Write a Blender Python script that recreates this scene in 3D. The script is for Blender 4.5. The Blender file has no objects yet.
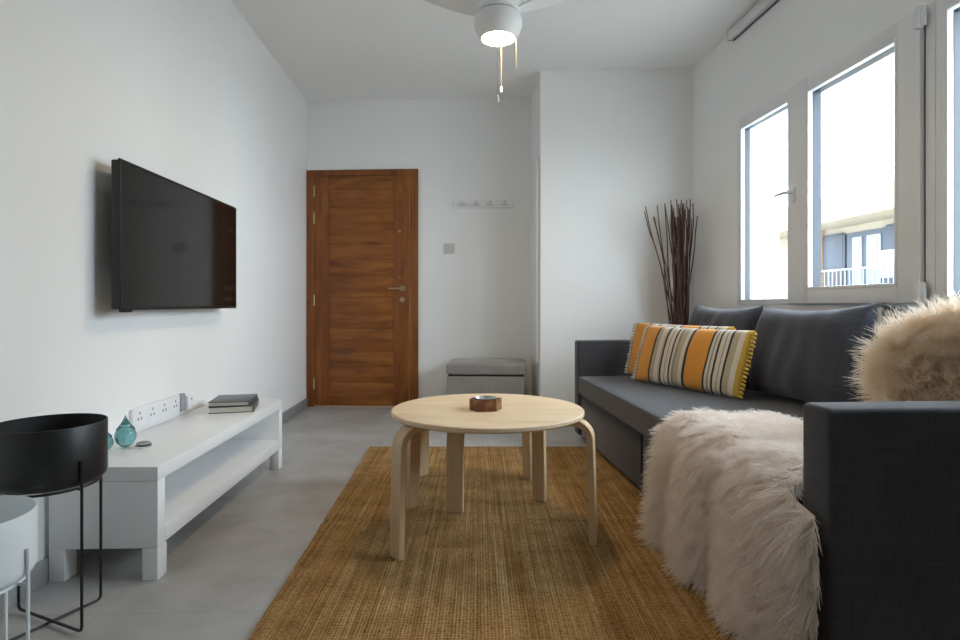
import bpy, bmesh, math, random
from mathutils import Vector, Matrix, Euler, noise
random.seed(7)
C = bpy.context.scene.collection
PI = math.pi

# ------------------------------------------------------------------ helpers
def lin(h):
    h = h.lstrip('#'); o = []
    for i in (0, 2, 4):
        v = int(h[i:i+2], 16) / 255
        o.append(v/12.92 if v <= .04045 else ((v+.055)/1.055)**2.4)
    return (*o, 1)

def mat(name, col='#808080', rough=.6, metal=0, **kw):
    m = bpy.data.materials.new(name); m.use_nodes = True
    b = m.node_tree.nodes['Principled BSDF']
    b.inputs['Base Color'].default_value = lin(col)
    b.inputs['Roughness'].default_value = rough
    b.inputs['Metallic'].default_value = metal
    for k, v in kw.items():
        b.inputs[k.replace('_', ' ')].default_value = v
    return m

class N:
    """thin node-tree helper"""
    def __init__(s, m):
        s.t = m.node_tree; s.b = s.t.nodes['Principled BSDF']
    def n(s, typ, **kw):
        x = s.t.nodes.new(typ)
        for k, v in kw.items():
            if k.startswith('i_'):
                x.inputs[k[2:].replace('_', ' ')].default_value = v
            else:
                setattr(x, k, v)
        return x
    def l(s, a, b): s.t.links.new(a, b)
    def coord(s, kind='Object', scale=(1, 1, 1), rot=(0, 0, 0), loc=(0, 0, 0)):
        tc = s.n('ShaderNodeTexCoord'); mp = s.n('ShaderNodeMapping')
        mp.inputs['Scale'].default_value = scale; mp.inputs['Rotation'].default_value = rot
        mp.inputs['Location'].default_value = loc
        s.l(tc.outputs[kind], mp.inputs['Vector']); return mp.outputs['Vector']
    def noise(s, vec, scale=5, detail=4, rough=.55, dist=0):
        x = s.n('ShaderNodeTexNoise'); x.inputs['Scale'].default_value = scale
        x.inputs['Detail'].default_value = detail; x.inputs['Roughness'].default_value = rough
        x.inputs['Distortion'].default_value = dist
        s.l(vec, x.inputs['Vector']); return x.outputs['Fac']
    def ramp(s, fac, stops, interp='LINEAR'):
        r = s.n('ShaderNodeValToRGB'); r.color_ramp.interpolation = interp
        e = r.color_ramp.elements
        while len(e) < len(stops): e.new(.5)
        for i, (p, c) in enumerate(stops):
            e[i].position = p; e[i].color = lin(c) if isinstance(c, str) else (c, c, c, 1)
        s.l(fac, r.inputs['Fac']); return r.outputs['Color']
    def mix(s, a, b, f, mode='MIX'):
        x = s.n('ShaderNodeMix', data_type='RGBA', blend_type=mode)
        for sock, v in ((x.inputs['Factor'], f), (x.inputs[6], a), (x.inputs[7], b)):
            if hasattr(v, 'links'): s.l(v, sock)
            else: sock.default_value = v if not isinstance(v, str) else lin(v)
        return x.outputs[2]
    def math(s, op, a, b=0.0):
        x = s.n('ShaderNodeMath', operation=op)
        for i, v in enumerate((a, b)):
            if hasattr(v, 'links'): s.l(v, x.inputs[i])
            else: x.inputs[i].default_value = v
        return x.outputs[0]
    def bump(s, h, strength=.2, dist=.01):
        x = s.n('ShaderNodeBump'); x.inputs['Strength'].default_value = strength
        x.inputs['Distance'].default_value = dist
        s.l(h, x.inputs['Height']); s.l(x.outputs['Normal'], s.b.inputs['Normal'])
    def col(s, c): s.l(c, s.b.inputs['Base Color'])

def merge(bm, tmp, M=None):
    me = bpy.data.meshes.new('tmp'); tmp.to_mesh(me); tmp.free()
    if M is not None: me.transform(M)
    bm.from_mesh(me); bpy.data.meshes.remove(me)

def box(bm, x0, x1, y0, y1, z0, z1, bev=0, seg=2, M=None):
    t = bmesh.new(); bmesh.ops.create_cube(t, size=1)
    for v in t.verts:
        v.co = Vector(((x0+x1)/2 + v.co.x*(x1-x0), (y0+y1)/2 + v.co.y*(y1-y0), (z0+z1)/2 + v.co.z*(z1-z0)))
    if bev: bmesh.ops.bevel(t, geom=t.edges[:], offset=bev, segments=seg, affect='EDGES', profile=.5)
    merge(bm, t, M)

def bxs(*a, **k):
    bm = bmesh.new(); box(bm, *a, **k); return bm

def prism(bm, pts, z0, z1, bev=0):
    t = bmesh.new()
    lo = [t.verts.new((x, y, z0)) for x, y in pts]; hi = [t.verts.new((x, y, z1)) for x, y in pts]
    t.faces.new(lo[::-1]); t.faces.new(hi); n = len(pts)
    for i in range(n): t.faces.new((lo[i], lo[(i+1) % n], hi[(i+1) % n], hi[i]))
    bmesh.ops.recalc_face_normals(t, faces=t.faces[:])
    if bev: bmesh.ops.bevel(t, geom=t.edges[:], offset=bev, segments=2, affect='EDGES')
    merge(bm, t)

def tube(bm, pts, r, n=8, caps=True, closed=False):
    pts = [Vector(p) for p in pts]; rings = []
    m = len(pts); rr = r if isinstance(r, (list, tuple)) else [r]*m
    up = None
    for i, p in enumerate(pts):
        if closed: d = pts[(i+1) % m] - pts[i-1]
        else: d = pts[min(i+1, m-1)] - pts[max(i-1, 0)]
        d.normalize()
        if up is None:
            up = Vector((0, 0, 1)) if abs(d.z) < .9 else Vector((1, 0, 0))
        s = d.cross(up).normalized(); up = s.cross(d).normalized()
        rings.append([bm.verts.new(p + (s*math.cos(2*PI*k/n) + up*math.sin(2*PI*k/n))*rr[i]) for k in range(n)])
    for i in range(m if closed else m-1):
        a, b = rings[i], rings[(i+1) % m]
        for k in range(n): bm.faces.new((a[k], a[(k+1) % n], b[(k+1) % n], b[k]))
    if caps and not closed:
        bm.faces.new(rings[0][::-1]); bm.faces.new(rings[-1])

def lathe(bm, prof, n=32, cx=0, cy=0, sx=1, sy=1):
    """prof: (r, z) list; r=0 closes to a point"""
    rings = []
    for r, z in prof:
        if r < 1e-6: rings.append([bm.verts.new((cx, cy, z))])
        else: rings.append([bm.verts.new((cx+r*sx*math.cos(2*PI*k/n), cy+r*sy*math.sin(2*PI*k/n), z)) for k in range(n)])
    for a, b in zip(rings, rings[1:]):
        for k in range(n):
            k2 = (k+1) % n
            if len(a) == 1 and len(b) == 1: continue
            if len(a) == 1: bm.faces.new((a[0], b[k2], b[k]))
            elif len(b) == 1: bm.faces.new((a[k], a[k2], b[0]))
            else: bm.faces.new((a[k], a[k2], b[k2], b[k]))

def strip(bm, path, w, t):
    """bent ply strip: path = (r, z) list in the XZ plane, width w along Y, thickness t"""
    P = [Vector((r, 0, z)) for r, z in path]; rows = []
    for i, p in enumerate(P):
        d = (P[min(i+1, len(P)-1)] - P[max(i-1, 0)]).normalized(); nrm = Vector((-d.z, 0, d.x))
        rows.append([bm.verts.new(p + nrm*a*t/2 + Vector((0, b*w/2, 0))) for a, b in ((1, -1), (1, 1), (-1, 1), (-1, -1))])
    for a, b in zip(rows, rows[1:]):
        for k in range(4): bm.faces.new((a[k], a[(k+1) % 4], b[(k+1) % 4], b[k]))
    bm.faces.new(rows[0][::-1]); bm.faces.new(rows[-1])

def obj(name, bm, m, parent=None, smooth=True, ang=38, M=None):
    bmesh.ops.recalc_face_normals(bm, faces=bm.faces[:])
    me = bpy.data.meshes.new(name); bm.to_mesh(me); bm.free()
    if M is not None: me.transform(M)
    for x in (m if isinstance(m, (list, tuple)) else [m]): me.materials.append(x)
    if smooth:
        me.polygons.foreach_set('use_smooth', [True]*len(me.polygons))
        me.set_sharp_from_angle(angle=math.radians(ang))
    o = bpy.data.objects.new(name, me); C.objects.link(o)
    if parent is not None: o.parent = parent
    return o

def tag(o, label, cat, group=None):
    o['label'] = label; o['category'] = cat
    if group: o['group'] = group
    return o

def thing(name, label, cat, loc=(0, 0, 0), rz=0, group=None):
    o = bpy.data.objects.new(name, None); C.objects.link(o)
    o.empty_display_size = .1
    o.location = loc; o.rotation_euler = (0, 0, rz)
    return tag(o, label, cat, group)

def struct(name, bm, m, parent=None, **k):
    o = obj(name, bm, m, parent, **k)
    if parent is None: o['kind'] = 'structure'
    return o

def frame(name, loc, rz):
    o = bpy.data.objects.new(name, None); C.objects.link(o); o.location = loc; o.rotation_euler = (0, 0, rz)
    o['kind'] = 'structure'; return o

# ------------------------------------------------------------------ room axes
H = 2.68
THR = math.atan(.0724)          # window wall direction
THL = math.atan(.0346)          # television wall direction
THB = -math.atan(.059)          # door wall direction
OR_ = Vector((1.925, 0, 0)); OL = Vector((-1.345, 0, 0)); OB = Vector((-1.522, 5.104, 0))
def ax(o, th):
    c, s = math.cos(th), math.sin(th)
    return lambda x, y, z=0: Vector((o.x + x*c - y*s, o.y + x*s + y*c, o.z + z))
RW, LW, BW = ax(OR_, THR), ax(OL, THL), ax(OB, THB)

# ------------------------------------------------------------------ materials
def wall_mat(name, col):
    m = mat(name, col, .85); n = N(m)
    v = n.coord('Object'); f = n.noise(v, 60, 3); n.bump(f, .06, .002)
    big = n.noise(v, 1.1, 3)
    n.col(n.ramp(big, [(.3, col), (.7, '#f3f3f2')])); return m
M_wall = wall_mat('white_plaster', '#f0f0ef')
M_ceil = wall_mat('ceiling_paint', '#f0f0ef')
M_white = mat('white_lacquer', '#eeeff0', .38)
M_pvc = mat('white_window_profile', '#e6e7e8', .35)
M_gasket = mat('dark_gasket', '#2c2f33', .6)
M_track = mat('grey_white_track', '#e0e1e3', .4)

m = mat('grey_floor_tile', '#8e8e92', .3); n = N(m); M_floor = m
v = n.coord('Object', rot=(0, 0, -THL))
sp_ = n.n('ShaderNodeSeparateXYZ'); n.l(v, sp_.inputs[0])
def joint(axis, ph):
    a = n.math('ABSOLUTE', n.math('SUBTRACT', n.math('FRACT', n.math('DIVIDE', n.math('ADD', sp_.outputs[axis], ph), .6)), .5))
    return n.math('GREATER_THAN', a, .4978)
jn = n.math('MAXIMUM', joint('X', 6.45), joint('Y', 6.0 - 1.72))
tl = n.ramp(n.noise(n.coord('Object', scale=(1.3, 1.3, .1)), 2.2, 5, .6), [(.3, '#9b9997'), (.5, '#adacaa'), (.72, '#bfbebd')])
n.col(n.mix(tl, '#858483', n.math('MULTIPLY', jn, .6)))
rr = n.ramp(n.noise(v, 3, 4), [(.3, .34), (.7, .46)]); n.l(rr, n.b.inputs['Roughness'])
M_skirt = mat('grey_skirting_tile', '#a2a2a3', .3)

def wood_mat(name, a, b, c, scale, rough=.45, ring=.5, knots=False, amt=1.0):
    m = mat(name, b, rough); n = N(m)
    v = n.coord('Object', scale=scale)
    f = n.noise(v, 1.0, 6, .6, ring)
    g = n.noise(n.coord('Object', scale=tuple(q*5 for q in scale)), 1.0, 4, .6)
    colr = n.ramp(f, [(.28, a), (.5, b), (.74, c)])
    colr = n.mix(colr, n.ramp(g, [(.3, '#000000'), (.62, '#ffffff')]), .16*amt, 'MULTIPLY')
    if knots:
        vo = n.n('ShaderNodeTexVoronoi'); vo.inputs['Scale'].default_value = 1
        n.l(n.coord('Object', scale=tuple(q*.55 for q in scale)), vo.inputs['Vector'])
        k = n.ramp(vo.outputs['Distance'], [(.03, 1.0), (.16, 0.0)])
        colr = n.mix(colr, '#4a230c', n.math('MULTIPLY', k, .8))
    n.col(colr); n.bump(g, .08, .001); return m
M_doorh = wood_mat('door_board_wood', '#6a3810', '#8c501a', '#a66a2a', (2.2, 6, 13), .42, .8, True)
M_doorv = wood_mat('door_stile_wood', '#6a3810', '#884c1a', '#a06628', (13, 6, 1.6), .42, .8)
M_birch = wood_mat('birch_veneer', '#d6bc96', '#e0c9a8', '#e8d5b8', (3, 22, 22), .42, .3, amt=.5)
M_birchv = wood_mat('birch_leg_veneer', '#bfa27c', '#ccb08a', '#d8be9a', (18, 18, 2.0), .42, .3, amt=.5)
M_ply = mat('birch_ply_edge', '#c2a47c', .55)
M_ash = wood_mat('acacia_block', '#4e2a14', '#7b4a28', '#ad7c54', (40, 40, 20), .5, .6)
M_brass = mat('brushed_brass', '#c2ab83', .32, .9)
M_chain = mat('dull_chain', '#8d8474', .5)
M_revealtint = mat('blue_grey_reveal_tint', '#333d48', .5)  # sky-lit blue of the window reveals, put into a lining colour
M_switch = mat('beige_grey_switch', '#cbc7c3', .4)
M_trackshade = mat('grey_junction_shade', '#70727a', .6)  # painted shade for the line between track and wall
M_steel = mat('steel', '#b9bcc0', .28, .95)
M_sillstrip = mat('door_sill_strip', '#b9a08c', .4)

def fabric(name, a, b, sc=260, rough=.9):
    m = mat(name, a, rough, Sheen_Weight=.25, Specular_IOR_Level=.25); n = N(m)
    v1 = n.coord('Object', scale=(1, 1, .06)); v2 = n.coord('Object', scale=(.06, .06, 1))
    w = n.math('ADD', n.noise(v1, sc, 2), n.noise(v2, sc, 2))
    w = n.math('MULTIPLY', w, .5)
    big = n.noise(n.coord('Object'), 3, 3)
    c = n.ramp(w, [(.36, a), (.64, b)])
    n.col(n.mix(c, n.ramp(big, [(.3, '#b8b8b8'), (.7, '#ffffff')]), .35, 'MULTIPLY')); n.bump(w, .22, .002); return m
M_sofa = fabric('charcoal_linen', '#393a3f', '#45464c', 150)
M_cush = fabric('charcoal_cushion_cotton', '#3a3d46', '#484b56', 200)
M_otto = fabric('grey_ottoman_fabric', '#938d87', '#a19b95', 220)
M_dark = mat('black_plastic', '#131315', .5)
M_slit = mat('gap_shade_dark', '#202124', .9)  # near-black filler that paints the shade inside narrow gaps

m = mat('screen_glass', '#0b0b0c', .08, Specular_IOR_Level=.5); M_screen = m
M_tv = mat('television_plastic', '#141415', .35)
M_blackpot = mat('black_powder_coat', '#17181a', .42)
M_whitepot = mat('white_powder_coat', '#dfe5e8', .4)
M_soil = mat('pot_inner_black', '#0d0d0e', .7)
M_teal = mat('teal_glass', '#86bfc4', .04, Transmission_Weight=.88, IOR=1.45)
M_clear = mat('clear_glass', '#f2f6f7', .03, Transmission_Weight=.9, IOR=1.45)
M_plate = mat('white_socket_plastic', '#ececef', .35)
M_hole = mat('socket_hole_grey', '#9c9ca4', .5)
M_page = mat('book_pages', '#cbc6ba', .8)
M_cover = mat('book_cover_black', '#26282b', .35)
M_cover2 = mat('book_cover_slate', '#4b4f54', .35)

# rug
m = mat('jute_weave', '#a5793f', .95, Specular_IOR_Level=.1); n = N(m); M_rug = m
vw = n.coord('Object')
st = n.noise(n.coord('Object', scale=(85, 1.3, 1)), 1, 3, .6)
st2 = n.noise(n.coord('Object', scale=(16, .35, 1)), 1, 3, .6)
cell = n.noise(n.coord('Object', scale=(75, 120, 1)), 1, 2, .6)
cell2 = n.noise(n.coord('Object', scale=(9, 9, 1)), 1, 4, .6)
wx = n.n('ShaderNodeTexWave', wave_type='BANDS', bands_direction='X'); wx.inputs['Scale'].default_value = 32; wx.inputs['Distortion'].default_value = .6; wx.inputs['Detail'].default_value = 2
wy = n.n('ShaderNodeTexWave', wave_type='BANDS', bands_direction='Y'); wy.inputs['Scale'].default_value = 40; wy.inputs['Distortion'].default_value = .8; wy.inputs['Detail'].default_value = 2
n.l(vw, wx.inputs['Vector']); n.l(vw, wy.inputs['Vector'])
c = n.ramp(st, [(.3, '#8a6234'), (.5, '#bf9a66'), (.72, '#e8d0a6')])
c = n.mix(c, n.ramp(st2, [(.3, '#9a6e38'), (.55, '#c09862'), (.75, '#d6b688')]), .45)
c = n.mix(c, n.ramp(cell, [(.34, '#4a3014'), (.52, '#ffffff')]), .5, 'MULTIPLY')
c = n.mix(c, n.ramp(cell2, [(.3, '#a89476'), (.6, '#ffffff')]), .5, 'MULTIPLY')
wv = n.math('MULTIPLY', wx.outputs['Fac'], wy.outputs['Fac'])
c = n.mix(c, n.ramp(wv, [(.0, '#7a6248'), (.4, '#ffffff')]), .42, 'MULTIPLY')
n.col(c)
n.bump(n.math('ADD', wv, cell), .7, .004)

# fur
def fur_mat(name, a, b):
    m = bpy.data.materials.new(name); m.use_nodes = True; n = N(m); t = m.node_tree
    f = n.noise(n.coord('Object'), 26, 3); c = n.ramp(f, [(.3, a), (.7, b)])
    df = n.n('ShaderNodeBsdfDiffuse'); tl = n.n('ShaderNodeBsdfTranslucent'); mx = n.n('ShaderNodeMixShader'); mx.inputs[0].default_value = .42
    n.l(c, df.inputs['Color']); n.l(c, tl.inputs['Color']); n.l(df.outputs[0], mx.inputs[1]); n.l(tl.outputs[0], mx.inputs[2])
    t.nodes.remove(n.b); n.l(mx.outputs[0], t.nodes['Material Output'].inputs['Surface']); return m
M_furw = fur_mat('cream_faux_fur', '#efe4da', '#fbf6f1')
M_furt = fur_mat('beige_faux_fur', '#f2e3ce', '#faf1e4')
M_furi = fur_mat('ivory_faux_fur', '#f0e8de', '#f8f4ee')

# exterior
M_cream = mat('cream_render', '#8f8675', .9)
M_ext_white = mat('exterior_white_render', '#c3c8ce', .9)
M_shut = mat('slate_blue_shutter', '#2b333e', .6)
M_extdoor = mat('balcony_door_white', '#7f8388', .5)
M_extglass = mat('dim_balcony_glass', '#5c6670', .15)
M_brick = mat('orange_brick_pillar', '#b48a66', .9)
M_rail = mat('balcony_rail_metal', '#6d7680', .5)
M_asph = mat('street_paving', '#b5b3ae', .9)

m = bpy.data.materials.new('clear_window_glass'); m.use_nodes = True; M_glass = m
t = m.node_tree; t.nodes.clear()
o_ = t.nodes.new('ShaderNodeOutputMaterial'); tr = t.nodes.new('ShaderNodeBsdfTransparent'); gl = t.nodes.new('ShaderNodeBsdfGlossy'); mx = t.nodes.new('ShaderNodeMixShader')
gl.inputs['Roughness'].default_value = .02; tr.inputs['Color'].default_value = (.96, .98, .985, 1); mx.inputs[0].default_value = .04
t.links.new(tr.outputs[0], mx.inputs[1]); t.links.new(gl.outputs[0], mx.inputs[2]); t.links.new(mx.outputs[0], o_.inputs[0])

m = bpy.data.materials.new('lamp_diffuser'); m.use_nodes = True; M_lamp = m
b_ = m.node_tree.nodes['Principled BSDF']; b_.inputs['Base Color'].default_value = lin('#fff2dc')
b_.inputs['Emission Color'].default_value = lin('#ffdfae'); b_.inputs['Emission Strength'].default_value = 75

# ------------------------------------------------------------------ setting
YB = -2.3
struct('floor', bxs(-2.2, 2.4, YB-.2, 5.5, -.15, 0), M_floor, smooth=False)
struct('ceiling', bxs(-2.2, 2.4, YB-.2, 5.5, H, H+.2), M_ceil, smooth=False)
def quad_wall(name, pts, z0=0, z1=H, mt=M_wall):
    bm = bmesh.new(); prism(bm, pts, z0, z1); return struct(name, bm, mt, smooth=False)
xy = lambda v: (v.x, v.y)
quad_wall('wall_left', [xy(LW(0, YB-.1)), xy(LW(0, 5.107)), xy(LW(-.2, 5.3)), xy(LW(-.2, YB-.1))])
quad_wall('wall_back', [xy(BW(-.2, 0)), xy(BW(1.975, 0)), xy(BW(1.975, .2)), xy(BW(-.2, .2))])
quad_wall('wall_alcove', [(.462, 4.431), (1.609, 4.364), (1.95, 4.344), (1.95, 5.0), (.443, 4.988)])
# window wall, four blocks round the two openings
WZ0, WZ1 = .895, 2.075
WA0, WA1 = 2.246, 3.735      # nearer the door: casement + fixed light
WB0, WB1 = 1.30, 2.244
bm = bmesh.new()
box(bm, 0, .22, YB-.1, 4.50, 0, WZ0); box(bm, 0, .22, YB-.1, 4.50, WZ1, H)
box(bm, 0, .22, YB-.1, WB0, WZ0, WZ1); box(bm, 0, .22, WB1, WA0, WZ0, WZ1); box(bm, 0, .22, WA1, 4.50, WZ0, WZ1)
o = struct('wall_right', bm, M_wall, smooth=False); o.location = OR_; o.rotation_euler = (0, 0, THR)
# solid wall behind the viewer
struct('wall_rear', bxs(-1.6, 2.3, YB-.2, YB, 0, H), M_wall, smooth=False)

# skirting tiles
def skirt(name, loc, rz, x0, x1, y0, y1):
    o = struct(name, bxs(x0, x1, y0, y1, 0, .078, .003), M_skirt); o.location = loc; o.rotation_euler = (0, 0, rz)
skirt('baseboard_left', OL, THL, 0, .012, YB, 5.105)
skirt('baseboard_back', OB, THB, 1.0, 1.963, -.012, 0)
skirt('baseboard_alcove', (.462, 4.431, 0), math.atan2(4.364-4.431, 1.609-.462), 0, 1.148, -.012, 0)
skirt('baseboard_right', OR_, THR, -.012, 0, YB, 4.46)

# ---- windows
def glass_frame(bm, y0, y1, z0, z1, gy0, gy1, gz0, gz1, x0, x1, bev=.004):
    box(bm, x0, x1, y0, gy0, z0, z1, bev); box(bm, x0, x1, gy1, y1, z0, z1, bev)
    box(bm, x0, x1, gy0-.002, gy1+.002, z0, gz0, bev); box(bm, x0, x1, gy0-.002, gy1+.002, gz1, z1, bev)
def window_unit(name, y0, y1, flip=False):
    w = frame(name, OR_, THR); L = y1 - y0
    # outer frame, mullion, fixed light far side, casement near side
    fy = y1-.573          # mullion line
    bm = bmesh.new(); glass_frame(bm, y0, y1, WZ0, WZ1, y0+.045, y1-.045, WZ0+.025, WZ1-.055, -.006, .06)
    box(bm, -.006, .06, fy-.045, fy+.01, WZ0+.02, WZ1-.05, .004); obj('window_frame', bm, M_pvc, w)
    bm = bmesh.new(); glass_frame(bm, fy+.008, y1-.04, WZ0+.02, WZ1-.05, fy+.022, y1-.054, WZ0+.034, WZ1-.068, -.008, .05, .003)
    obj('glazing_bead', bm, M_pvc, w)
    bm = bmesh.new(); glass_frame(bm, fy+.020, y1-.052, WZ0+.032, WZ1-.066, fy+.024, y1-.056, WZ0+.036, WZ1-.070, .018, .052, 0); obj('gasket_reveal_tint', bm, M_revealtint, w)  # added lining, its colour carries the reveal's bluish sky light
    obj('pane', bxs(.044, .052, fy, y1-.04, WZ0+.02, WZ1-.05), M_glass, w)
    sy0, sy1, sz0, sz1 = y0+.05, fy+.002, .902, 2.07
    gy0, gy1, gz0, gz1 = sy0+.113, sy1-.168, .975, 2.0
    s_bm = bmesh.new(); glass_frame(s_bm, sy0, sy1, sz0, sz1, gy0, gy1, gz0, gz1, -.026, .045, .005)
    s = obj('sash', s_bm, M_pvc, w)
    bm = bmesh.new(); glass_frame(bm, gy0-.004, gy1+.004, gz0-.004, gz1+.004, gy0+.012, gy1-.012, gz0+.012, gz1-.012, -.029, .04, .003)
    obj('glazing_bead', bm, M_pvc, s)
    bm = bmesh.new(); glass_frame(bm, gy0+.010, gy1-.010, gz0+.010, gz1-.010, gy0+.014, gy1-.014, gz0+.014, gz1-.014, -.002, .043, 0); obj('gasket_reveal_tint', bm, M_revealtint, s)
    obj('pane', bxs(.034, .042, gy0, gy1, gz0, gz1), M_glass, s)
    bm = bmesh.new(); box(bm, -.005, .004, sy0-.008, sy0+.001, sz0+.03, sz1-.03); obj('gasket_reveal_tint', bm, M_gasket, s)
    for z in (.905, 1.985):
        bm = bmesh.new(); tube(bm, [(-.03, sy0-.006, z), (-.03, sy0-.006, z+.085)], .011, 12)
        box(bm, -.033, -.02, sy0-.03, sy0+.02, z+.004, z+.081, .003); obj('hinge', bm, M_pvc, s)
    h = obj('handle', bxs(-.038, -.024, sy1-.075, sy1-.043, 1.44, 1.52, .005), M_pvc, s)
    bm = bmesh.new(); tube(bm, [(-.03, sy1-.059, 1.495), (-.064, sy1-.059, 1.495)], .009, 12)
    tube(bm, [(-.062, sy1-.064, 1.495), (-.064, sy1-.03, 1.497), (-.06, sy1+.065, 1.497)], [.010, .010, .007], 12)
    obj('lever', bm, M_pvc, h)
    return w
window_unit('window_1', WA0, WA1)
w2 = frame('window_2', OR_, THR)
bm = bmesh.new(); glass_frame(bm, WB0, WB1, WZ0, WZ1, WB0+.045, WB1-.045, WZ0+.025, WZ1-.055, -.006, .06); obj('window_frame', bm, M_pvc, w2)
bm = bmesh.new(); glass_frame(bm, WB0+.04, WB1-.04, WZ0+.02, WZ1-.05, WB0+.054, WB1-.054, WZ0+.034, WZ1-.068, -.008, .05, .003); obj('glazing_bead', bm, M_pvc, w2)
bm = bmesh.new(); glass_frame(bm, WB0+.052, WB1-.052, WZ0+.032, WZ1-.066, WB0+.056, WB1-.056, WZ0+.036, WZ1-.070, .018, .052, 0); obj('gasket_reveal_tint', bm, M_revealtint, w2)
obj('pane', bxs(.044, .052, WB0+.04, WB1-.04, WZ0+.02, WZ1-.05), M_glass, w2)

# ---- entrance door on the back wall (its own axes: x along the wall, -y into the room)
d = frame('door_1', OB, THB)
DX0, DX1, DZ = .005, .988, 2.072
bm = bmesh.new()
for i_, (a, bb, z0, z1) in enumerate(((DX0, DX0+.07, 0, DZ), (DX1-.075, DX1, 0, DZ), (DX0+.07, DX1-.075, DZ-.05, DZ))):
    box(bm, a, bb, -.026, 0, z0, z1, .004)
box(bm, DX1-.018, DX1-.004, -.03, -.02, 0, DZ-.002, .003); box(bm, DX0+.003, DX0+.016, -.03, -.02, 0, DZ-.002, .003); box(bm, DX0+.003, DX1-.004, -.0305, -.02, DZ-.016, DZ-.002, .003)
for f in bm.faces: f.material_index = 0
obj('door_frame', bm, M_doorv, d)
LX0, LX1, LZ0, LZ1 = DX0+.072, DX1-.079, .014, DZ-.053
bm = bmesh.new()
box(bm, LX0, LX0+.125, -.019, 0, LZ0, LZ1, .003); box(bm, LX1-.135, LX1, -.019, 0, LZ0, LZ1, .003)
nv = len(bm.faces); nb = 14; zs = [LZ0 + (LZ1-LZ0)*k/nb for k in range(nb+1)]
# horizontal boards between the stiles, alternately wide and narrow
zs = [LZ0]; w_ = [.19, .13, .13, .19, .12, .14, .18, .13, .13, .18, .13, .15, .11]; s_ = (LZ1-LZ0)/sum(w_)
for q in w_: zs.append(zs[-1] + q*s_)
for a, bb in zip(zs, zs[1:]): box(bm, LX0+.126, LX1-.136, -.0165, 0, a+.0006, bb-.0006, .003)
bm.faces.ensure_lookup_table()
for i_, f in enumerate(bm.faces): f.material_index = 0 if i_ < nv else 1
leaf = obj('leaf', bm, [M_doorv, M_doorh], d)
# dark jamb gap and pale light-catching strike strip
obj('jamb_gap', bxs(LX0-.004, LX1+.006, -.008, -.001, LZ0, LZ1+.004), M_slit, d)
obj('strike_strip', bxs(LX1+.0012, LX1+.0042, -.021, -.012, .05, LZ1-.02), M_brass, d)
obj('sill_strip', bxs(DX0+.07, DX1-.075, -.034, 0, 0, .013, .003), M_sillstrip, d)
hx = LX1-.058
h = bmesh.new(); t = bmesh.new(); lathe(t, [(0, 0), (.027, 0), (.027, .007), (.023, .011), (0, .011)], 24)
RY = Matrix.Rotation(PI/2, 4, 'X')
merge(h, t, Matrix.Translation((hx, -.019, 1.035)) @ RY)
tube(h, [(hx, -.028, 1.035), (hx, -.062, 1.035)], .009, 12)
tube(h, [(hx+.008, -.062, 1.035), (hx-.03, -.064, 1.035), (hx-.115, -.06, 1.033)], [.0105, .010, .008], 12)
obj('handle', h, M_brass, leaf)
def disc(x, z, r, name, th=.01):
    q = bmesh.new(); t = bmesh.new(); lathe(t, [(0, 0), (r, 0), (r, th*.7), (r*.8, th), (0, th)], 20)
    merge(q, t, Matrix.Translation((x, -.019, z)) @ RY); return obj(name, q, M_brass, leaf)
disc(hx, .938, .024, 'lock_cylinder', .016); disc(hx-.022, 1.13, .008, 'lock_indicator'); disc(hx-.022, 1.53, .013, 'peephole', .012)
for z in (1.885, 1.65, .93, .2):
    bm = bmesh.new(); tube(bm, [(LX0-.004, -.026, z-.045), (LX0-.004, -.026, z+.045)], .008, 10)
    tube(bm, [(LX0-.004, -.026, z+.045), (LX0-.004, -.026, z+.056)], [.006, .002], 10); obj('hinge', bm, M_brass, leaf)

# ------------------------------------------------------------------ camera
cam = bpy.data.cameras.new('camera'); co = bpy.data.objects.new('camera', cam); C.objects.link(co)
co.location = (0, 0, .9); co.rotation_euler = (PI/2, 0, 0)
cam.sensor_width = 36; cam.lens = 36*580/960; cam.shift_y = -16/960; cam.clip_start = .02
bpy.context.scene.camera = co

# ------------------------------------------------------------------ rug
rg = bmesh.new()
g0, g1, r0, r1 = 1.05, 3.62, .03, 1.45
def rx(y): return -.59 - .0345*y
nx_, ny_ = 24, 280
grid = [[None]*(ny_+1) for _ in range(nx_+1)]
for i in range(nx_+1):
    for j in range(ny_+1):
        y = g0 + (g1-g0)*j/ny_; x = rx(y) + r0 + (r1-r0)*i/nx_
        e = .004*noise.noise(Vector((y*4, i*.2, 1)))if i in (0, nx_) else 0
        z = .011 + .0015*noise.noise(Vector((x*3, y*2.5, 0)))
        z += -.0075*math.exp(-((y-2.378)/.012)**2) - .006*math.exp(-((y-3.0)/.012)**2) - .004*math.exp(-((y-2.12)/.012)**2)     # fold creases
        grid[i][j] = rg.verts.new((x+e, y, z))
for i in range(nx_):
    for j in range(ny_): rg.faces.new((grid[i][j], grid[i+1][j], grid[i+1][j+1], grid[i][j+1]))
ext = bmesh.ops.extrude_edge_only(rg, edges=[e for e in rg.edges if e.is_boundary])
for v in [x for x in ext['geom'] if isinstance(x, bmesh.types.BMVert)]: v.co.z = .0005
rug = obj('rug', rg, M_rug, ang=60)
tag(rug, 'woven golden brown jute rug under the round coffee table', 'rug')

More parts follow.
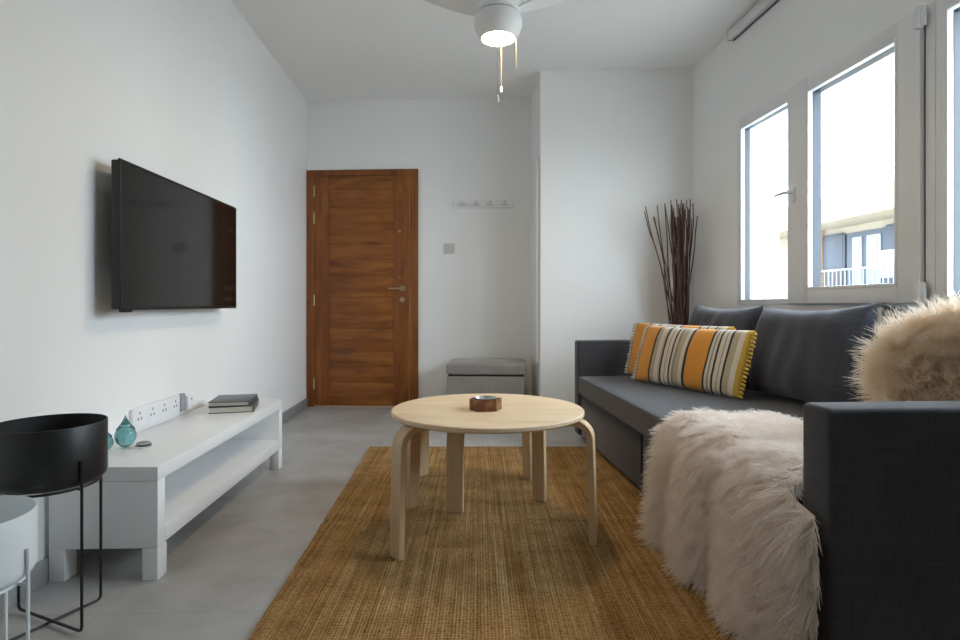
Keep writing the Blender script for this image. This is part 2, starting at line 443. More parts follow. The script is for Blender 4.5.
# ------------------------------------------------------------------ television bench (left wall axes)
B = thing('tv_bench', 'low white open tv bench along the wall under the television', 'tv bench', LW(.012, 1.875), THL)
bw, bl, bh = .350, 1.325, .371
obj('top', bxs(.003, bw, 0, bl, bh-.047, bh, .002), M_white, B)
obj('end_panel', bxs(.003, bw-.001, .001, .05, .105, bh-.0475, .002), M_white, B)
obj('end_panel', bxs(.003, bw-.001, bl-.05, bl-.001, .105, bh-.0475, .002), M_white, B)
obj('lower_shelf', bxs(.003, bw-.001, .0505, bl-.0505, .108, .163, .002), M_white, B)
for y in (.001, bl-.061):
    for x in (.003, bw-.051): obj('leg', bxs(x, x+.050, y, y+.06, 0, .1045, .002), M_white, B)

# television
tvz0, tvz1, tvy0, tvy1 = .877, 1.434, 2.118, 3.222
T = thing('television', 'large black flat television on an arm mounted to the white wall above the bench', 'television', LW(0, 0), THL)
obj('casing', bxs(.066, .099, tvy0+.004, tvy1-.004, tvz0+.003, tvz1-.003, .006), M_tv, T)
obj('rear_housing', bxs(.045, .068, tvy0+.12, tvy1-.12, tvz0+.05, tvz0+.33, .012), M_tv, T)
bm = bmesh.new()
for a in ((tvy0, tvy1, tvz1-.009, tvz1), (tvy0, tvy1, tvz0, tvz0+.014), (tvy0, tvy0+.009, tvz0, tvz1), (tvy1-.009, tvy1, tvz0, tvz1)):
    box(bm, .094, .103, *a, .002)
obj('bezel', bm, M_tv, T)
obj('screen', bxs(.095, .1005, tvy0+.008, tvy1-.008, tvz0+.012, tvz1-.008), M_screen, T)
obj('sensor', bxs(.08, .1, tvy0+.03, tvy0+.085, tvz0-.008, tvz0+.002, .002), M_dark, T)
bm = bmesh.new(); box(bm, .001, .012, 2.53, 2.79, 1.0, 1.3, .003); box(bm, .01, .047, 2.6, 2.63, 1.05, 1.28); box(bm, .01, .047, 2.69, 2.72, 1.05, 1.28)
obj('wall_bracket', bm, M_dark, T)

# socket strip
S = thing('socket_strip', 'white strip of wall sockets just above the tv bench', 'socket', LW(0, 2.357), THL)
obj('plate', bxs(.001, .016, 0, .40, .386, .47, .004), M_plate, S)
for k in range(4):
    bm = bmesh.new(); y = .05 + k*.1
    t = bmesh.new(); box(t, .0155, .0175, y-.034, y+.034, .396, .460, .001); merge(bm, t)
    for dy, z in ((0, .447), (-.012, .424), (.012, .424)): box(bm, .0172, .0182, y+dy-.005, y+dy+.005, z-.006, z+.006)
    bm.faces.ensure_lookup_table()
    for i_, f in enumerate(bm.faces): f.material_index = 0 if f.calc_center_median().x < .01755 else 1
    obj('socket', bm, [M_plate, M_hole], S)
obj('switch_block', bxs(.001, .02, .402, .445, .386, .47, .003), M_hole, S)
obj('end_block', bxs(.001, .034, .447, .50, .388, .455, .006), M_plate, S)
obj('indicator', bxs(.033, .0355, .47, .482, .435, .441), M_dark, S)

# books
def book(nm, loc, rz, w, l, t, cov, label):
    b = thing(nm, label, 'book', loc, rz, 'books on the tv bench')
    obj('page_block', bxs(-w/2+.004, w/2-.004, -l/2+.004, l/2-.006, .003, t-.003), M_page, b)
    bm = bmesh.new(); box(bm, -w/2, w/2, -l/2, l/2, 0, .003, .001); box(bm, -w/2, w/2, -l/2, l/2, t-.003, t, .001)
    box(bm, -w/2, w/2, l/2-.005, l/2, .002, t-.002); box(bm, w/2-.004, w/2, -l/2, l/2, .002, t-.002)
    obj('cover', bm, cov, b); return b
p = LW(.205, 2.93, bh+.0003)
book('book', p, THL+.24, .205, .25, .031, M_cover, 'black hardback lying on the white bench beneath a grey-covered book')
p2 = LW(.20, 2.93, bh+.0313)
book('book', p2, THL+.17, .19, .235, .022, M_cover2, 'grey-covered hardback lying on top of the black book on the bench')

# glass drops
def drop(loc, r, h, label, rz=0):
    o = thing('glass_drop_ornament', label, 'ornament', loc, rz, 'teal glass drops')
    bm = bmesh.new(); pr = [(0, 0)]
    for k in range(1, 25):
        u = k/24
        rad = r*math.sin(PI*min(1, u*1.18)**.80)**.9 if u < .55 else None
        if rad is None:
            q = (u-.55)/.45; rad = r*.86*(1-q)**1.7 + .0035*(1-q**6)
            rad = min(rad, r)
        pr.append((max(rad, .0 if k == 24 else .001), h*u))
    lathe(bm, pr, 28); obj('glass_body', bm, M_teal, o, ang=80)
    return o
drop(LW(.115, 2.13, bh), .036, .122, 'teal glass drop ornament with a pointed tip on the bench, clear of the black pot')
drop(LW(.075, 2.06, bh), .034, .10, 'smaller teal glass drop ornament on the bench, half hidden by the black pot')
bm = bmesh.new(); lathe(bm, [(0, 0), (.024, 0), (.028, .006), (.022, .018), (.012, .022), (0, .02)], 20)
q = obj('glass_pebble', bm, M_clear); q.location = LW(.175, 2.14, bh); tag(q, 'small clear glass pebble beside the teal drop on the bench', 'ornament')

# planters
def planter(loc, rz, zb, zt, r, mp, mi, name, label, leg_r=.004):
    o = thing(name, label, 'planter', loc, rz)
    h = zt - zb; rb = .028
    pr = [(0, zb)]
    for k in range(7): a = PI/2*k/6; pr.append((r-rb+rb*math.sin(a), zb+rb-rb*math.cos(a)))
    pr += [(r, zt-.002), (r-.001, zt), (r-.003, zt), (r-.004, zt-.004), (r-.004, zb+.06), (r-.02, zb+.045), (0, zb+.04)]
    bm = bmesh.new(); lathe(bm, pr, 64)
    bm.faces.ensure_lookup_table()
    pot = obj('pot', bm, [mp, mi], o, ang=40)
    for f in pot.data.polygons:
        c = f.center
        if (c.x**2+c.y**2)**.5 < r-.0035 and c.z > zb+.035: f.material_index = 1
    R = r+.005; zl = zb+.075
    
    for k in range(2):          # each bent rod is one leg pair crossing on the floor
        a = PI/2*k
        ca, sa = math.cos(a), math.sin(a)
        z0 = leg_r + k*2*leg_r
        bm = bmesh.new()
        pts = [(R, zl)]+[(R, z0+.012), (R-.004, z0+.003), (R-.012, z0)]
        pts = pts + [(-x, z) for x, z in pts[::-1]]
        if k: pts = [(x, z if abs(x) > R-.02 or z > .03 else z) for x, z in pts]
        tube(bm, [(x*ca, x*sa, z) for x, z in pts], leg_r, 8)
        obj('leg', bm, mp, o)
    bm = bmesh.new(); tube(bm, [((r-.02)*math.cos(2*PI*k/48), (r-.02)*math.sin(2*PI*k/48), zb-.004) for k in range(48)], .004, 8, closed=True)
    for k in range(4):
        a = PI/2*k; tube(bm, [((r-.02)*math.cos(a), (r-.02)*math.sin(a), zb-.004), (R*math.cos(a), R*math.sin(a), zb-.004)], .003, 6)
    obj('support_ring', bm, mp, o)
    return o
planter((-1.212, 1.631, 0), math.radians(66), .40, .567, .14, M_blackpot, M_soil, 'planter', 'empty black metal planter raised on a thin black wire stand')
planter((-1.152, 1.28, 0), math.radians(5), .28, .432, .14, M_whitepot, M_whitepot, 'planter', 'white metal planter on thin white legs, lower than the black one')

# ------------------------------------------------------------------ coffee tables
def round_table(loc, ht, R, angs, rl, label, names='coffee_table', tcol=M_birch, lw=.062):
    o = thing(names, label, 'table', loc, 0, 'nested round birch tables')
    th = .020
    bm = bmesh.new(); lathe(bm, [(0, ht-th), (R-.006, ht-th), (R, ht-th+.006), (R, ht-.003), (R-.003, ht), (0, ht)], 96)
    top = obj('tabletop', bm, tcol, o, ang=30)
    for a in angs:
        t = .024; zt_ = ht - th - t/2 - .0002; ro = rl - t/2; rbend = .062
        path = [(.14, zt_)]
        cx, cz = ro - rbend, zt_ - rbend
        for k in range(11):
            q = PI/2*(1-k/10); path.append((cx + rbend*math.cos(q), cz + rbend*math.sin(q)))
        path += [(ro+.004, .25), (ro+.010, .0005)]
        bm = bmesh.new(); strip(bm, path, lw, t)
        bmesh.ops.bevel(bm, geom=[e for e in bm.edges], offset=.0018, segments=1, affect='EDGES')
        obj('leg', bm, M_birchv, o, M=Matrix.Rotation(math.radians(a), 4, 'Z'), ang=30)
    return o
ZR = .0118
round_table((.03, 2.288, ZR), .478, .376, (219, 342, 54.5, 142), .415, 'round birch coffee table with four bent legs and a small wooden ashtray on it')
round_table((-.045, 2.80, ZR), .394, .275, (259, 141, 27), .33, 'smaller lower round birch table with three bent legs tucked behind the taller one', lw=.074)

# wooden ashtray
A = thing('ashtray', 'small faceted wooden ashtray with a silver metal bowl on the coffee table', 'ashtray', (.022, 2.262, ZR+.4783), 0)
R6 = .064
bm = bmesh.new(); prism(bm, [(R6*math.cos(math.radians(10+60*k)), R6*math.sin(math.radians(10+60*k))) for k in range(6)], 0, .038, .002)
# open rim
bm2 = bmesh.new(); pr = [(0, 0), (R6, 0), (R6, .042), (R6-.011, .042), (R6-.013, .018), (0, .018)]
bm.free(); bm = bmesh.new(); lathe(bm, pr, 6); bm2.free()
obj('wooden_body', bm, M_ash, A, ang=20, M=Matrix.Rotation(math.radians(10), 4, 'Z'))
bm = bmesh.new(); lathe(bm, [(0, .02), (.028, .022), (.038, .034), (.044, .0445), (.047, .045), (.044, .046), (.036, .035), (.026, .024), (0, .022)], 28)
obj('metal_bowl', bm, M_steel, A)

# ------------------------------------------------------------------ entrance wall items
Rk = thing('coat_rack', 'short white coat rail with four hooks on the wall between door and alcove', 'coat rack', BW(0, 0), THB)
x0 = 1.285
obj('rail', bxs(x0, x0+.53, -.018, -.001, 1.728, 1.795, .004), M_white, Rk)
for k in range(4):
    x = x0+.085+k*.123
    bm = bmesh.new(); box(bm, x-.014, x+.014, -.024, -.017, 1.74, 1.785, .003)
    tube(bm, [(x, -.022, 1.765), (x, -.045, 1.755), (x, -.058, 1.765), (x, -.060, 1.785)], [.006, .006, .006, .008], 8)
    tube(bm, [(x-.014, -.024, 1.752), (x-.034, -.04, 1.755)], .006, 8); tube(bm, [(x+.014, -.024, 1.752), (x+.034, -.04, 1.755)], .006, 8)
    obj('hook', bm, M_track, Rk)
sw = thing('light_switch', 'white square light switch on the wall right beside the door', 'switch', BW(0, 0), THB)
obj('plate', bxs(1.212, 1.304, -.010, -.001, 1.338, 1.424, .003), M_switch, sw)
obj('rocker', bxs(1.235, 1.281, -.014, -.009, 1.355, 1.407, .002), M_switch, sw)

ot = thing('ottoman', 'grey fabric storage ottoman standing against the wall under the coat rail', 'ottoman', BW(1.62, -.28), THB)
def soft_box(bm, x0, x1, y0, y1, z0, z1, b=.02, puff=.01, M=None, seg=3):
    t = bmesh.new(); bmesh.ops.create_cube(t, size=1)
    for v in t.verts: v.co = Vector(((x0+x1)/2+v.co.x*(x1-x0), (y0+y1)/2+v.co.y*(y1-y0), (z0+z1)/2+v.co.z*(z1-z0)))
    bmesh.ops.subdivide_edges(t, edges=t.edges[:], cuts=10, use_grid_fill=True)
    for v in t.verts:
        c = v.co; u = 2*(c.x-x0)/(x1-x0)-1; w = 2*(c.y-y0)/(y1-y0)-1; q = 2*(c.z-z0)/(z1-z0)-1
        nx, ny, nz = abs(u) > .999, abs(w) > .999, abs(q) > .999
        # round all edges through projection of a rounded box
        bb = b
        ix = min(max(c.x, x0+bb), x1-bb); iy = min(max(c.y, y0+bb), y1-bb); iz = min(max(c.z, z0+bb), z1-bb)
        dv = c - Vector((ix, iy, iz))
        if dv.length > 1e-9: v.co = Vector((ix, iy, iz)) + dv.normalized()*bb
        if nz: v.co.z += math.copysign(puff*(1-u*u)*(1-w*w), q) if q > 0 else 0
    merge(bm, t, M)
bm = bmesh.new(); soft_box(bm, -.335, .29, -.22, .22, .343, .438, .022, .012); obj('lid', bm, M_otto, ot, ang=70)
bm = bmesh.new(); box(bm, -.325, .28, -.21, .21, .0, .336, .01); obj('body', bm, M_otto, ot)
obj('lid_gap', bxs(-.318, .273, -.204, .204, .334, .346), M_slit, ot)

# tall pale panel fixed on the alcove's side wall
sd = math.atan2(.443-.462, 4.988-4.431)
pnl = thing('wall_panel', 'tall narrow pale panel hung on the side wall of the alcove beside the coat rail', 'panel', (.462, 4.431, 0), math.atan(.0341))
obj('panel_face', bxs(-.022, -.002, .06, .50, .47, 2.01, .004), M_white, pnl)
obj('panel_frame', bxs(-.030, -.001, .035, .062, .45, 2.03, .004), M_white, pnl)

# ------------------------------------------------------------------ curtain track at ceiling
ct = thing('curtain_track', 'pale grey track fixed along the top of the window wall', 'curtain track', OR_, THR)
obj('track', bxs(-.046, -.001, .2, 3.78, 2.612, 2.672, .006), M_track, ct)
obj('end_cap', bxs(-.047, -.0005, 3.78, 3.788, 2.61, 2.674, .003), M_track, ct)
bm = bmesh.new(); box(bm, -.016, -.003, .2, 3.77, 2.606, 2.613, .002); obj('shade_strip', bm, M_trackshade, ct)  # added grey strip painting the shadow where the track meets the wall

# ------------------------------------------------------------------ ceiling fan
F = thing('ceiling_fan', 'white ceiling fan with a glowing round lamp and two pull chains', 'ceiling fan', (.083, 2.66, 0))
bm = bmesh.new(); lathe(bm, [(.073, 2.118), (.077, 2.115), (.083, 2.121), (.100, 2.145), (.110, 2.172), (.1105, 2.195), (.104, 2.215), (.095, 2.226), (0, 2.226)], 48)
obj('lamp_housing', bm, M_white, F, ang=60)
bm = bmesh.new(); lathe(bm, [(0, 2.111), (.04, 2.112), (.068, 2.115), (.0745, 2.12), (.068, 2.13), (0, 2.13)], 40); obj('lamp_lens', bm, M_lamp, F)
bm = bmesh.new(); lathe(bm, [(0, 2.2245), (.090, 2.2245), (.090, 2.232), (0, 2.232)], 40); obj('seam_ring', bm, M_hole, F)
bm = bmesh.new(); lathe(bm, [(0, 2.231), (.094, 2.2315), (.102, 2.24), (.106, 2.38), (.09, 2.42), (.03, 2.44), (.016, 2.46), (.016, 2.6), (.07, 2.62), (.075, H-.001), (0, H-.001)], 40)
obj('motor_housing', bm, M_white, F)
for a in (188, 3):
    bm = bmesh.new(); sec = []
    for k in range(15):
        u = k/14; r = .07 + .56*u; w = .045 + .045*math.sin(PI*min(1, u*1.15)**.8) if u < .9 else .07*(1-((u-.9)/.1)**2*.8)
        z = 2.246 + .17*u
        sec.append([bm.verts.new((r, s*w*(1 if s < 0 else .8), z + s*.010 + dz)) for s, dz in ((-1, -.004), (1, -.004), (1, .004), (-1, .004))])
    for p_, q_ in zip(sec, sec[1:]):
        for k in range(4): bm.faces.new((p_[k], p_[(k+1) % 4], q_[(k+1) % 4], q_[k]))
    bm.faces.new(sec[0][::-1]); bm.faces.new(sec[-1])
    obj('blade', bm, M_white, F, M=Matrix.Rotation(math.radians(a), 4, 'Z'))
for (x, y, z1, z0) in ((-.004, -.076, 2.12, 1.83), (.018, .076, 2.12, 1.925)):
    bm = bmesh.new(); tube(bm, [(x, y, z1), (x, y, z0)], .0011, 6)
    k = z1
    while k > z0: 
        t = bmesh.new(); bmesh.ops.create_icosphere(t, subdivisions=1, radius=.0022); merge(bm, t, Matrix.Translation((x, y, k))); k -= .012
    ch = obj('pull_chain', bm, M_chain, F)
    bm = bmesh.new(); lathe(bm, [(0, z0-.03), (.005, z0-.028), (.0075, z0-.015), (.005, z0-.002), (0, z0+.002)], 14, x, y); obj('pull_knob', bm, M_whitepot, ch)
bm = bmesh.new(); tube(bm, [(.083, .0, 2.14), (.083, 0, 1.98)], .0012, 6); obj('pull_chain', bm, M_chain, F)

# ------------------------------------------------------------------ sofa (window wall axes)
SF = thing('sofa', 'long charcoal fabric sofa with boxy arms along the window wall', 'sofa', OR_, THR)
A0, A1, A2, A3 = 1.395, 1.505, 3.919, 4.03      # arm faces along the wall
bm = bmesh.new(); box(bm, -1.03, -.03, A0, A1, .03, .66, .014, 3); arm = obj('arm', bm, M_sofa, SF)
bm = bmesh.new(); box(bm, -.995, -.03, A2, A3, .03, .657, .014, 3); obj('arm', bm, M_sofa, SF)
bm = bmesh.new(); soft_box(bm, -1.0, -.095, A1+.002, A2-.002, .30, .43, .022, .004); obj('seat', bm, M_sofa, SF, ang=70)
obj('backrest', bxs(-.09, -.03, A1+.002, A2-.002, .30, .76, .012), M_sofa, SF)
obj('base_panel', bxs(-.975, -.05, 2.79, A2-.002, .03, .306, .008), M_sofa, SF)
obj('base_panel', bxs(-.975, -.05, A1+.002, 2.765, .03, .306, .008), M_sofa, SF)
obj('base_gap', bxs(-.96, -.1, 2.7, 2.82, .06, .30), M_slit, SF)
for x in (-.86, -.12):
    for y in (A0+.05, 2.78, A3-.05):
        bm = bmesh.new(); lathe(bm, [(0, 0), (.025, 0), (.028, .031), (0, .031)], 16, x, y); obj('foot', bm, M_dark, SF)

def pillow_bm(w, h, t, seed=0, p=2.6, pinch=.07, nu=36, nv=26, wrk=.006, sag=0, rnd=0.0):
    bm = bmesh.new(); G = {}
    for s in (1, -1):
        for i in range(nu+1):
            for j in range(nv+1):
                u, v = -1+2*i/nu, -1+2*j/nv
                e = i in (0, nu) or j in (0, nv)
                if e and s == -1: G[s, i, j] = G[1, i, j]; continue
                x = w/2*u*(1-pinch*(1-v*v)**1.0*.6*abs(u)**3); z = h/2*v*(1-pinch*(1-u*u)*.9*abs(v)**3)
                x *= (1-rnd*v*v)**.5; z *= (1-rnd*u*u)**.5
                d = ((1-abs(u)**p)*(1-abs(v)**p))
                th = t/2*max(d, 0)**.5
                q = Vector((x*5+seed*3.1, s*2.0, z*5))
                th *= 1+.12*noise.noise(q)
                wr = wrk*noise.noise(Vector((x*9+seed, z*4-x*3, s*5)))*max(d, 0)**.3
                zz = z - sag*(1-u*u)*max(v, 0)
                G[s, i, j] = bm.verts.new((x, -s*(th+wr)*(1), zz))
    for s in (1, -1):
        for i in range(nu):
            for j in range(nv):
                bm.faces.new([G[s, i, j], G[s, i+1, j], G[s, i+1, j+1], G[s, i, j+1]][::s])
    return bm
def place(o, lx, ly, z, ang, lean, roll=0):
    o.location = RW(lx, ly, z)
    o.rotation_euler = (Matrix.Rotation(THR + math.radians(ang), 4, 'Z') @ Matrix.Rotation(math.radians(-lean), 4, 'X') @ Matrix.Rotation(math.radians(roll), 4, 'Y')).to_euler()
def back_cushion(lx, ly, z, ang, lean, roll, seed, label, w=.79, h=.455, t=.20):
    o = thing('back_cushion', label, 'cushion', group='charcoal back cushions')
    b = obj('cushion_cover', pillow_bm(w, h, t, seed, 2.8, .05, wrk=.014, sag=.02), M_cush, o, ang=180)
    place(o, lx, ly, z, ang, lean, roll); return o
back_cushion(-.232, 3.515, .676, -90, 12, .6, 1, 'charcoal back cushion behind the striped cushions, next to the dried branches')
back_cushion(-.232, 2.705, .676, -90, 12, -1.0, 2, 'charcoal back cushion in the middle of the sofa, fully in view under the window')
back_cushion(-.140, 1.98, .676, -90, 6, .6, 3, 'charcoal back cushion mostly covered by the fluffy beige cushion', w=.80, t=.07)

# striped cushions
W_ST = .79
m = mat('woven_stripes', '#d9cdb8', .9, Sheen_Weight=.2); n = N(m); M_stripe = m
tc = n.n('ShaderNodeTexCoord'); sx = n.n('ShaderNodeSeparateXYZ'); n.l(tc.outputs['Object'], sx.inputs[0])
u = n.math('ADD', n.math('DIVIDE', sx.outputs['X'], W_ST), .5)
u = n.math('ADD', u, n.math('MULTIPLY', n.math('SUBTRACT', n.noise(n.coord('Object'), 14, 2), .5), .008))
CR, BK, OR1, TN, GY, YL = '#d8cfbf', '#2a2a2c', '#dc9638', '#b7a88f', '#8f897f', '#c9a23c'
stops = [(0, CR), (.03, BK), (.042, OR1), (.19, BK), (.208, TN), (.25, CR), (.29, TN), (.308, BK), (.326, CR), (.358, GY), (.366, CR), (.395, BK), (.412, CR), (.43, GY),
         (.45, TN), (.50, CR), (.535, BK), (.556, OR1), (.715, BK), (.733, CR), (.752, GY), (.762, CR), (.782, BK), (.80, CR), (.826, GY), (.834, CR), (.858, BK), (.874, TN), (.915, CR), (.953, YL)]
c = n.ramp(u, stops, 'CONSTANT')
wv = n.noise(n.coord('Object', scale=(1, 1, 1)), 300, 2)
n.col(n.mix(c, n.ramp(wv, [(.3, '#8a8478'), (.6, '#ffffff')]), .4, 'MULTIPLY')); n.bump(wv, .3, .002)
M_fringe = mat('yellow_fringe_yarn', '#c8a445', .9); M_fringe2 = mat('cream_fringe_yarn', '#d6ccb9', .9)
def striped(lx, ly, z, ang, lean, roll, label, seed):
    o = thing('striped_cushion', label, 'cushion', group='striped cushions')
    obj('cushion_cover', pillow_bm(W_ST, .345, .10, seed, 2.6, .03, wrk=.006), M_stripe, o, ang=180)
    for sgn, mt in ((1, M_fringe), (-1, M_fringe2)):
        bm = bmesh.new()
        for k in range(17):
            z_ = -.158 + .316*k/16
            tube(bm, [(sgn*(W_ST/2-.012), 0, z_), (sgn*(W_ST/2+.006), random.uniform(-.004, .004), z_-.003), (sgn*(W_ST/2+.016), random.uniform(-.006, .006), z_-.009)], [.006, .008, .004], 6)
        obj('fringe', bm, mt, o)
    place(o, lx, ly, z, ang, lean, roll)
striped(-.556, 3.225, .606, -70, 18, 0, 'orange and black striped cushion in front, with the yellow fringed end in view', 4)
striped(-.515, 3.495, .612, -69, 14, 0, 'striped orange cushion tucked behind the front striped one, against the sofa arm', 5)

# ------------------------------------------------------------------ fur
def add_fur(o, count, length, kids, slot=1, droop=-.02, clump=.35, rad=.9, seed=1, rand=.25, rnd_end=.02):
    mod = o.modifiers.new('fur', 'PARTICLE_SYSTEM'); ps = o.particle_systems[-1]; ps.seed = seed
    s = ps.settings; s.type = 'HAIR'; s.count = count; s.hair_length = length; s.hair_step = 4; s.render_step = 3; s.display_step = 3
    s.emit_from = 'FACE'; s.use_even_distribution = True
    s.normal_factor = length*.25*4/4; s.object_align_factor = (0, 0, droop); s.factor_random = length*rand
    s.hair_length = length
    s.child_type = 'INTERPOLATED'; s.rendered_child_count = kids; s.child_percent = 2
    s.clump_factor = clump; s.clump_shape = .1; s.roughness_1 = .006; s.roughness_1_size = .4; s.roughness_2 = .012; s.roughness_2_size = .6
    s.roughness_endpoint = rnd_end; s.child_length = 1; s.length_random = .45
    s.material = slot; s.root_radius = rad; s.tip_radius = .35; s.radius_scale = .0012
    o.show_instancer_for_render = True
    return s

# throw draped over seat front
bm = bmesh.new(); TS0, TS1 = 1.545, 2.33; NS, NT = 60, 70
rows = []
for i in range(NS+1):
    s = i/NS; ly = TS0 + (TS1-TS0)*s
    lob = [(-.01, .42), (.42, .76), (.76, 1.012)]; fold = 0
    for a_, b_ in lob:
        if a_ <= s < b_: fold = math.sin(PI*(s-a_)/(b_-a_))**.7
    fold2 = noise.noise(Vector((s*7, 3.3, 0)))
    zend = .055 + .02*noise.noise(Vector((s*5, 8, 0)))
    zend += .13*max(0, 1-s/.22)
    row = []
    for j in range(NT+1):
        t = j/NT
        if t < .40:
            q = t/.40; lx = -.58 - .39*q; z = .455 + .012*noise.noise(Vector((s*6, q*3, 2))) + .042*fold*q + .012*(1-q)
        elif t < .52:
            q = (t-.40)/.12; a = q*PI/2; lx = -.97 - (.05+.03*fold+.045*(1-s)**5)*math.sin(a); z = .455-.075+.075*math.cos(a) + .042*fold*(1-q)
        else:
            q = (t-.52)/.48; z0 = .38; z = z0 + (zend - z0)*q
            lx = -1.008 - (.088*fold*(.30+.70*q**.5) + .010*fold2*q)
        ly2 = ly + .02*noise.noise(Vector((t*4, s*3, 5))) + (.015*math.sin(t*5) if i == NS else 0)
        k_ = max(0, min(1, (t-.459)/.026)); lim = 1.532 - .127*k_; ly2 -= .14*(1-s)**2*k_
        row.append(bm.verts.new((min(lx, -1.058) if (t >= .46 and ly2 < 1.56) else lx, max(ly2, lim), z)))
    rows.append(row)
for i in range(NS):
    for j in range(NT): bm.faces.new((rows[i][j], rows[i][j+1], rows[i+1][j+1], rows[i+1][j]))
bmesh.ops.recalc_face_normals(bm, faces=bm.faces[:])
if sum((f.normal.z if f.calc_center_median().z > .43 else 0) for f in bm.faces) < 0: bmesh.ops.reverse_faces(bm, faces=bm.faces[:])
me = bpy.data.meshes.new('fur_throw'); bm.to_mesh(me); bm.free(); me.materials.append(M_furw)
me.polygons.foreach_set('use_smooth', [True]*len(me.polygons))
thr = bpy.data.objects.new('fur_throw', me); C.objects.link(thr); thr.location = OR_; thr.rotation_euler = (0, 0, THR)
tag(thr, 'long-haired cream fur throw draped over the sofa seat and hanging to the rug', 'throw')
add_fur(thr, 15000, .055, 6, 1, -.020, .88, 2.4, 3)

# fluffy cushions
def fluffy(w, h, t, lx, ly, z, ang, lean, roll, mt, label, cnt, ln, seed):
    o = obj('fluffy_cushion', pillow_bm(w, h, t, seed, 2.2, .03, wrk=.004, rnd=.38), mt, ang=180)
    tag(o, label, 'cushion')
    place(o, lx, ly, z, ang, lean, roll); add_fur(o, cnt, ln, 7, 1, -.004, .75, 2.0, seed); return o
fluffy(.45, .41, .12, -.385, 1.725, .68, -55, 12, -16, M_furt, 'big fluffy beige fur cushion with white tips leaning at the near end of the sofa', 4500, .055, 11)

# ------------------------------------------------------------------ dried branches
BR = thing('dried_branch_bundle', 'tall bundle of dark dried twigs standing in the corner behind the sofa', 'dried branches', (1.435, 4.17, 0))
M_twig = wood_mat('dark_twig_bark', '#3a2722', '#5a4038', '#78594c', (30, 30, 6), .8, .4)
for k in range(54):
    a = random.uniform(0, 2*PI); r0_ = .055*math.sqrt(random.random()); lean = random.gauss(0, .6)
    wide = k < 4
    dx = (-.17 - .035*k if wide else random.gauss(0, .055)); dy = random.uniform(-.04, .10) if wide else random.gauss(0, .035)
    hh = random.uniform(1.50, 1.66) if not wide else random.uniform(1.52, 1.60)
    bx, by = r0_*math.cos(a), r0_*math.sin(a)*.8
    pts, rad = [], []
    sd_ = random.random()*50
    for j in range(13):
        t = j/12
        wob = .010*t**.5
        f = (max(0, t-.30)/.70)**1.25 if wide else t**1.6
        x = bx*(1-.35*t) + dx*f + wob*noise.noise(Vector((sd_, t*5, 0))) + .01*noise.noise(Vector((sd_, t*14, 7)))
        y = by*(1-.35*t) + dy*f + wob*noise.noise(Vector((sd_, t*5, 9)))
        pts.append((max(min(x, .19), -.35), max(min(y, .17), -.13), .002+hh*t)); rad.append(.0068*(1-.5*t))
    bm = bmesh.new(); tube(bm, pts, rad, 6); obj('branch', bm, M_twig, BR)
bm = bmesh.new(); tube(bm, [(.06*math.cos(2*PI*k/24), .05*math.sin(2*PI*k/24), .72) for k in range(24)], .006, 6, closed=True); obj('tie', bm, M_twig, BR)

# ------------------------------------------------------------------ outside
st_ = struct('ground', bxs(-40, 60, -40, 60, -6.2, -6), M_asph, smooth=False)
bm = bmesh.new(); box(bm, .22, .56, 4.20, 4.42, -6, 3.0); fin = obj('balcony_wall', bm, M_ext_white, smooth=False); fin.location = OR_; fin.rotation_euler = (0, 0, THR); fin['kind'] = 'structure'
EB = thing('apartment_building', 'cream apartment building with a shuttered balcony across the street', 'building', OR_ + Vector((0, 0, 0)), THR)
bm = bmesh.new(); box(bm, 8.0, 14, 4, 40, -6, 2.8); obj('facade', bm, M_cream, EB, smooth=False)
bm = bmesh.new(); box(bm, 7.0, 14, 3.8, 40, 2.78, 3.40, .03); obj('parapet', bm, M_cream, EB)
bm = bmesh.new(); box(bm, 11.5, 14, 4, 40, 3.3, 4.6); obj('roof_storey', bm, M_ext_white, EB, smooth=False)
bm = bmesh.new(); box(bm, 7.2, 8.0, 4, 40, .93, 1.1); obj('balcony_slab', bm, M_cream, EB, smooth=False)
for y0, y1 in ((13.55, 14.35), (11.75, 12.3)):
    bm = bmesh.new(); box(bm, 7.93, 7.99, y0, y1, 1.1, 2.6, .01)
    for k in range(24): box(bm, 7.915, 7.935, y0+.06, y1-.06, 1.18+k*.062, 1.18+k*.062+.04)
    obj('shutter', bm, M_shut, EB, smooth=False)
dr = obj('balcony_door', bxs(7.95, 7.998, 12.3, 13.5, 1.1, 2.6), M_shut, EB, smooth=False)
for y0, y1 in ((12.98, 13.28), (12.40, 12.82)):
    bm = bmesh.new(); box(bm, 7.92, 7.955, y0, y1, 1.1, 2.48, .01); lf = obj('door_leaf', bm, M_extdoor, dr, smooth=False)
    obj('pane', bxs(7.912, 7.921, y0+.07, y1-.07, 1.2, 2.4), M_extglass, lf, smooth=False)
for y0 in (14.38, 11.2): obj('pillar', bxs(7.86, 8.0, y0, y0+.32, 1.1, 2.78), M_brick, EB, smooth=False)
obj('cooling_unit', bxs(7.55, 7.9, 11.45, 11.95, 1.45, 2.05, .02), M_extdoor, EB)
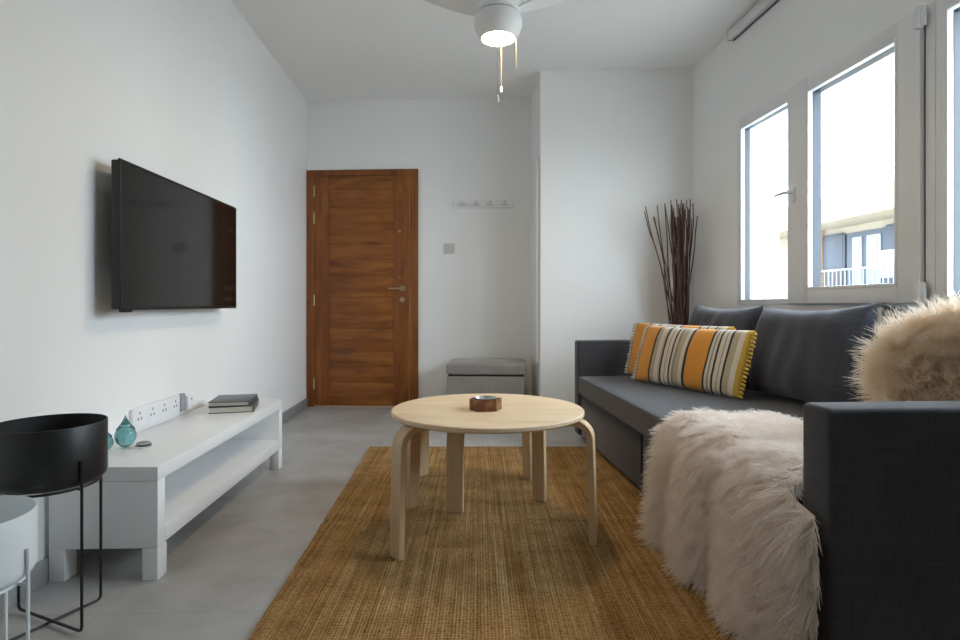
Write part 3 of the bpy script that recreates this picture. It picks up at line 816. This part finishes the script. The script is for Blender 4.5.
RLg = obj('balcony_railing', bxs(7.22, 7.26, 4, 36, 1.66, 1.70), M_rail, EB, smooth=False)
bm = bmesh.new()
for k in range(150): box(bm, 7.23, 7.25, 6+k*.14, 6.02+k*.14, 1.1, 1.67)
box(bm, 7.225, 7.255, 4, 36, 1.16, 1.19)
obj('balusters', bm, M_rail, RLg, smooth=False)
bm = bmesh.new()
for z in (3.66, 3.86): tube(bm, [(7.3, 10.3, z), (7.3, 12.2, z)], .012, 6)
for y in (10.4, 11.4): tube(bm, [(7.3, y, 3.38), (7.3, y, 3.87)], .012, 6)
obj('roof_rail', bm, M_rail, EB)

# ------------------------------------------------------------------ light
sc = bpy.context.scene
w = bpy.data.worlds.new('sky'); sc.world = w; w.use_nodes = True
bg = w.node_tree.nodes['Background']; bg.inputs['Color'].default_value = (.81, .905, 1.0, 1); bg.inputs['Strength'].default_value = 6.0
sun = bpy.data.lights.new('sun', 'SUN'); sun.energy = .8; sun.angle = .01; sun.color = (1, .95, .86)
so = bpy.data.objects.new('sun', sun); C.objects.link(so); so.rotation_euler = Vector((.55, .25, -.80)).to_track_quat('-Z', 'Y').to_euler()
def portal(name, lx, ly0, ly1, z0, z1, right=True):
    l = bpy.data.lights.new(name, 'AREA'); l.shape = 'RECTANGLE'; l.size = ly1-ly0; l.size_y = z1-z0; l.cycles.is_portal = True
    o = bpy.data.objects.new(name, l); C.objects.link(o)
    return o
p1 = portal('window_portal', 0, WA0, WA1, WZ0, WZ1); p1.location = RW(.23, (WA0+WA1)/2, (WZ0+WZ1)/2); p1.rotation_euler = (PI/2, 0, THR+PI/2)
p2 = portal('window_portal', 0, WB0, WB1, WZ0, WZ1); p2.location = RW(.23, (WB0+WB1)/2, (WZ0+WZ1)/2); p2.rotation_euler = (PI/2, 0, THR+PI/2)
sc.cycles.max_bounces = 10; sc.cycles.diffuse_bounces = 7; sc.cycles.transparent_max_bounces = 16
sc.cycles.use_denoising = True
vs = sc.view_settings; vs.view_transform = 'Standard'; vs.look = 'None'; vs.exposure = 1.22; vs.gamma = 1.0; vs.use_curve_mapping = False
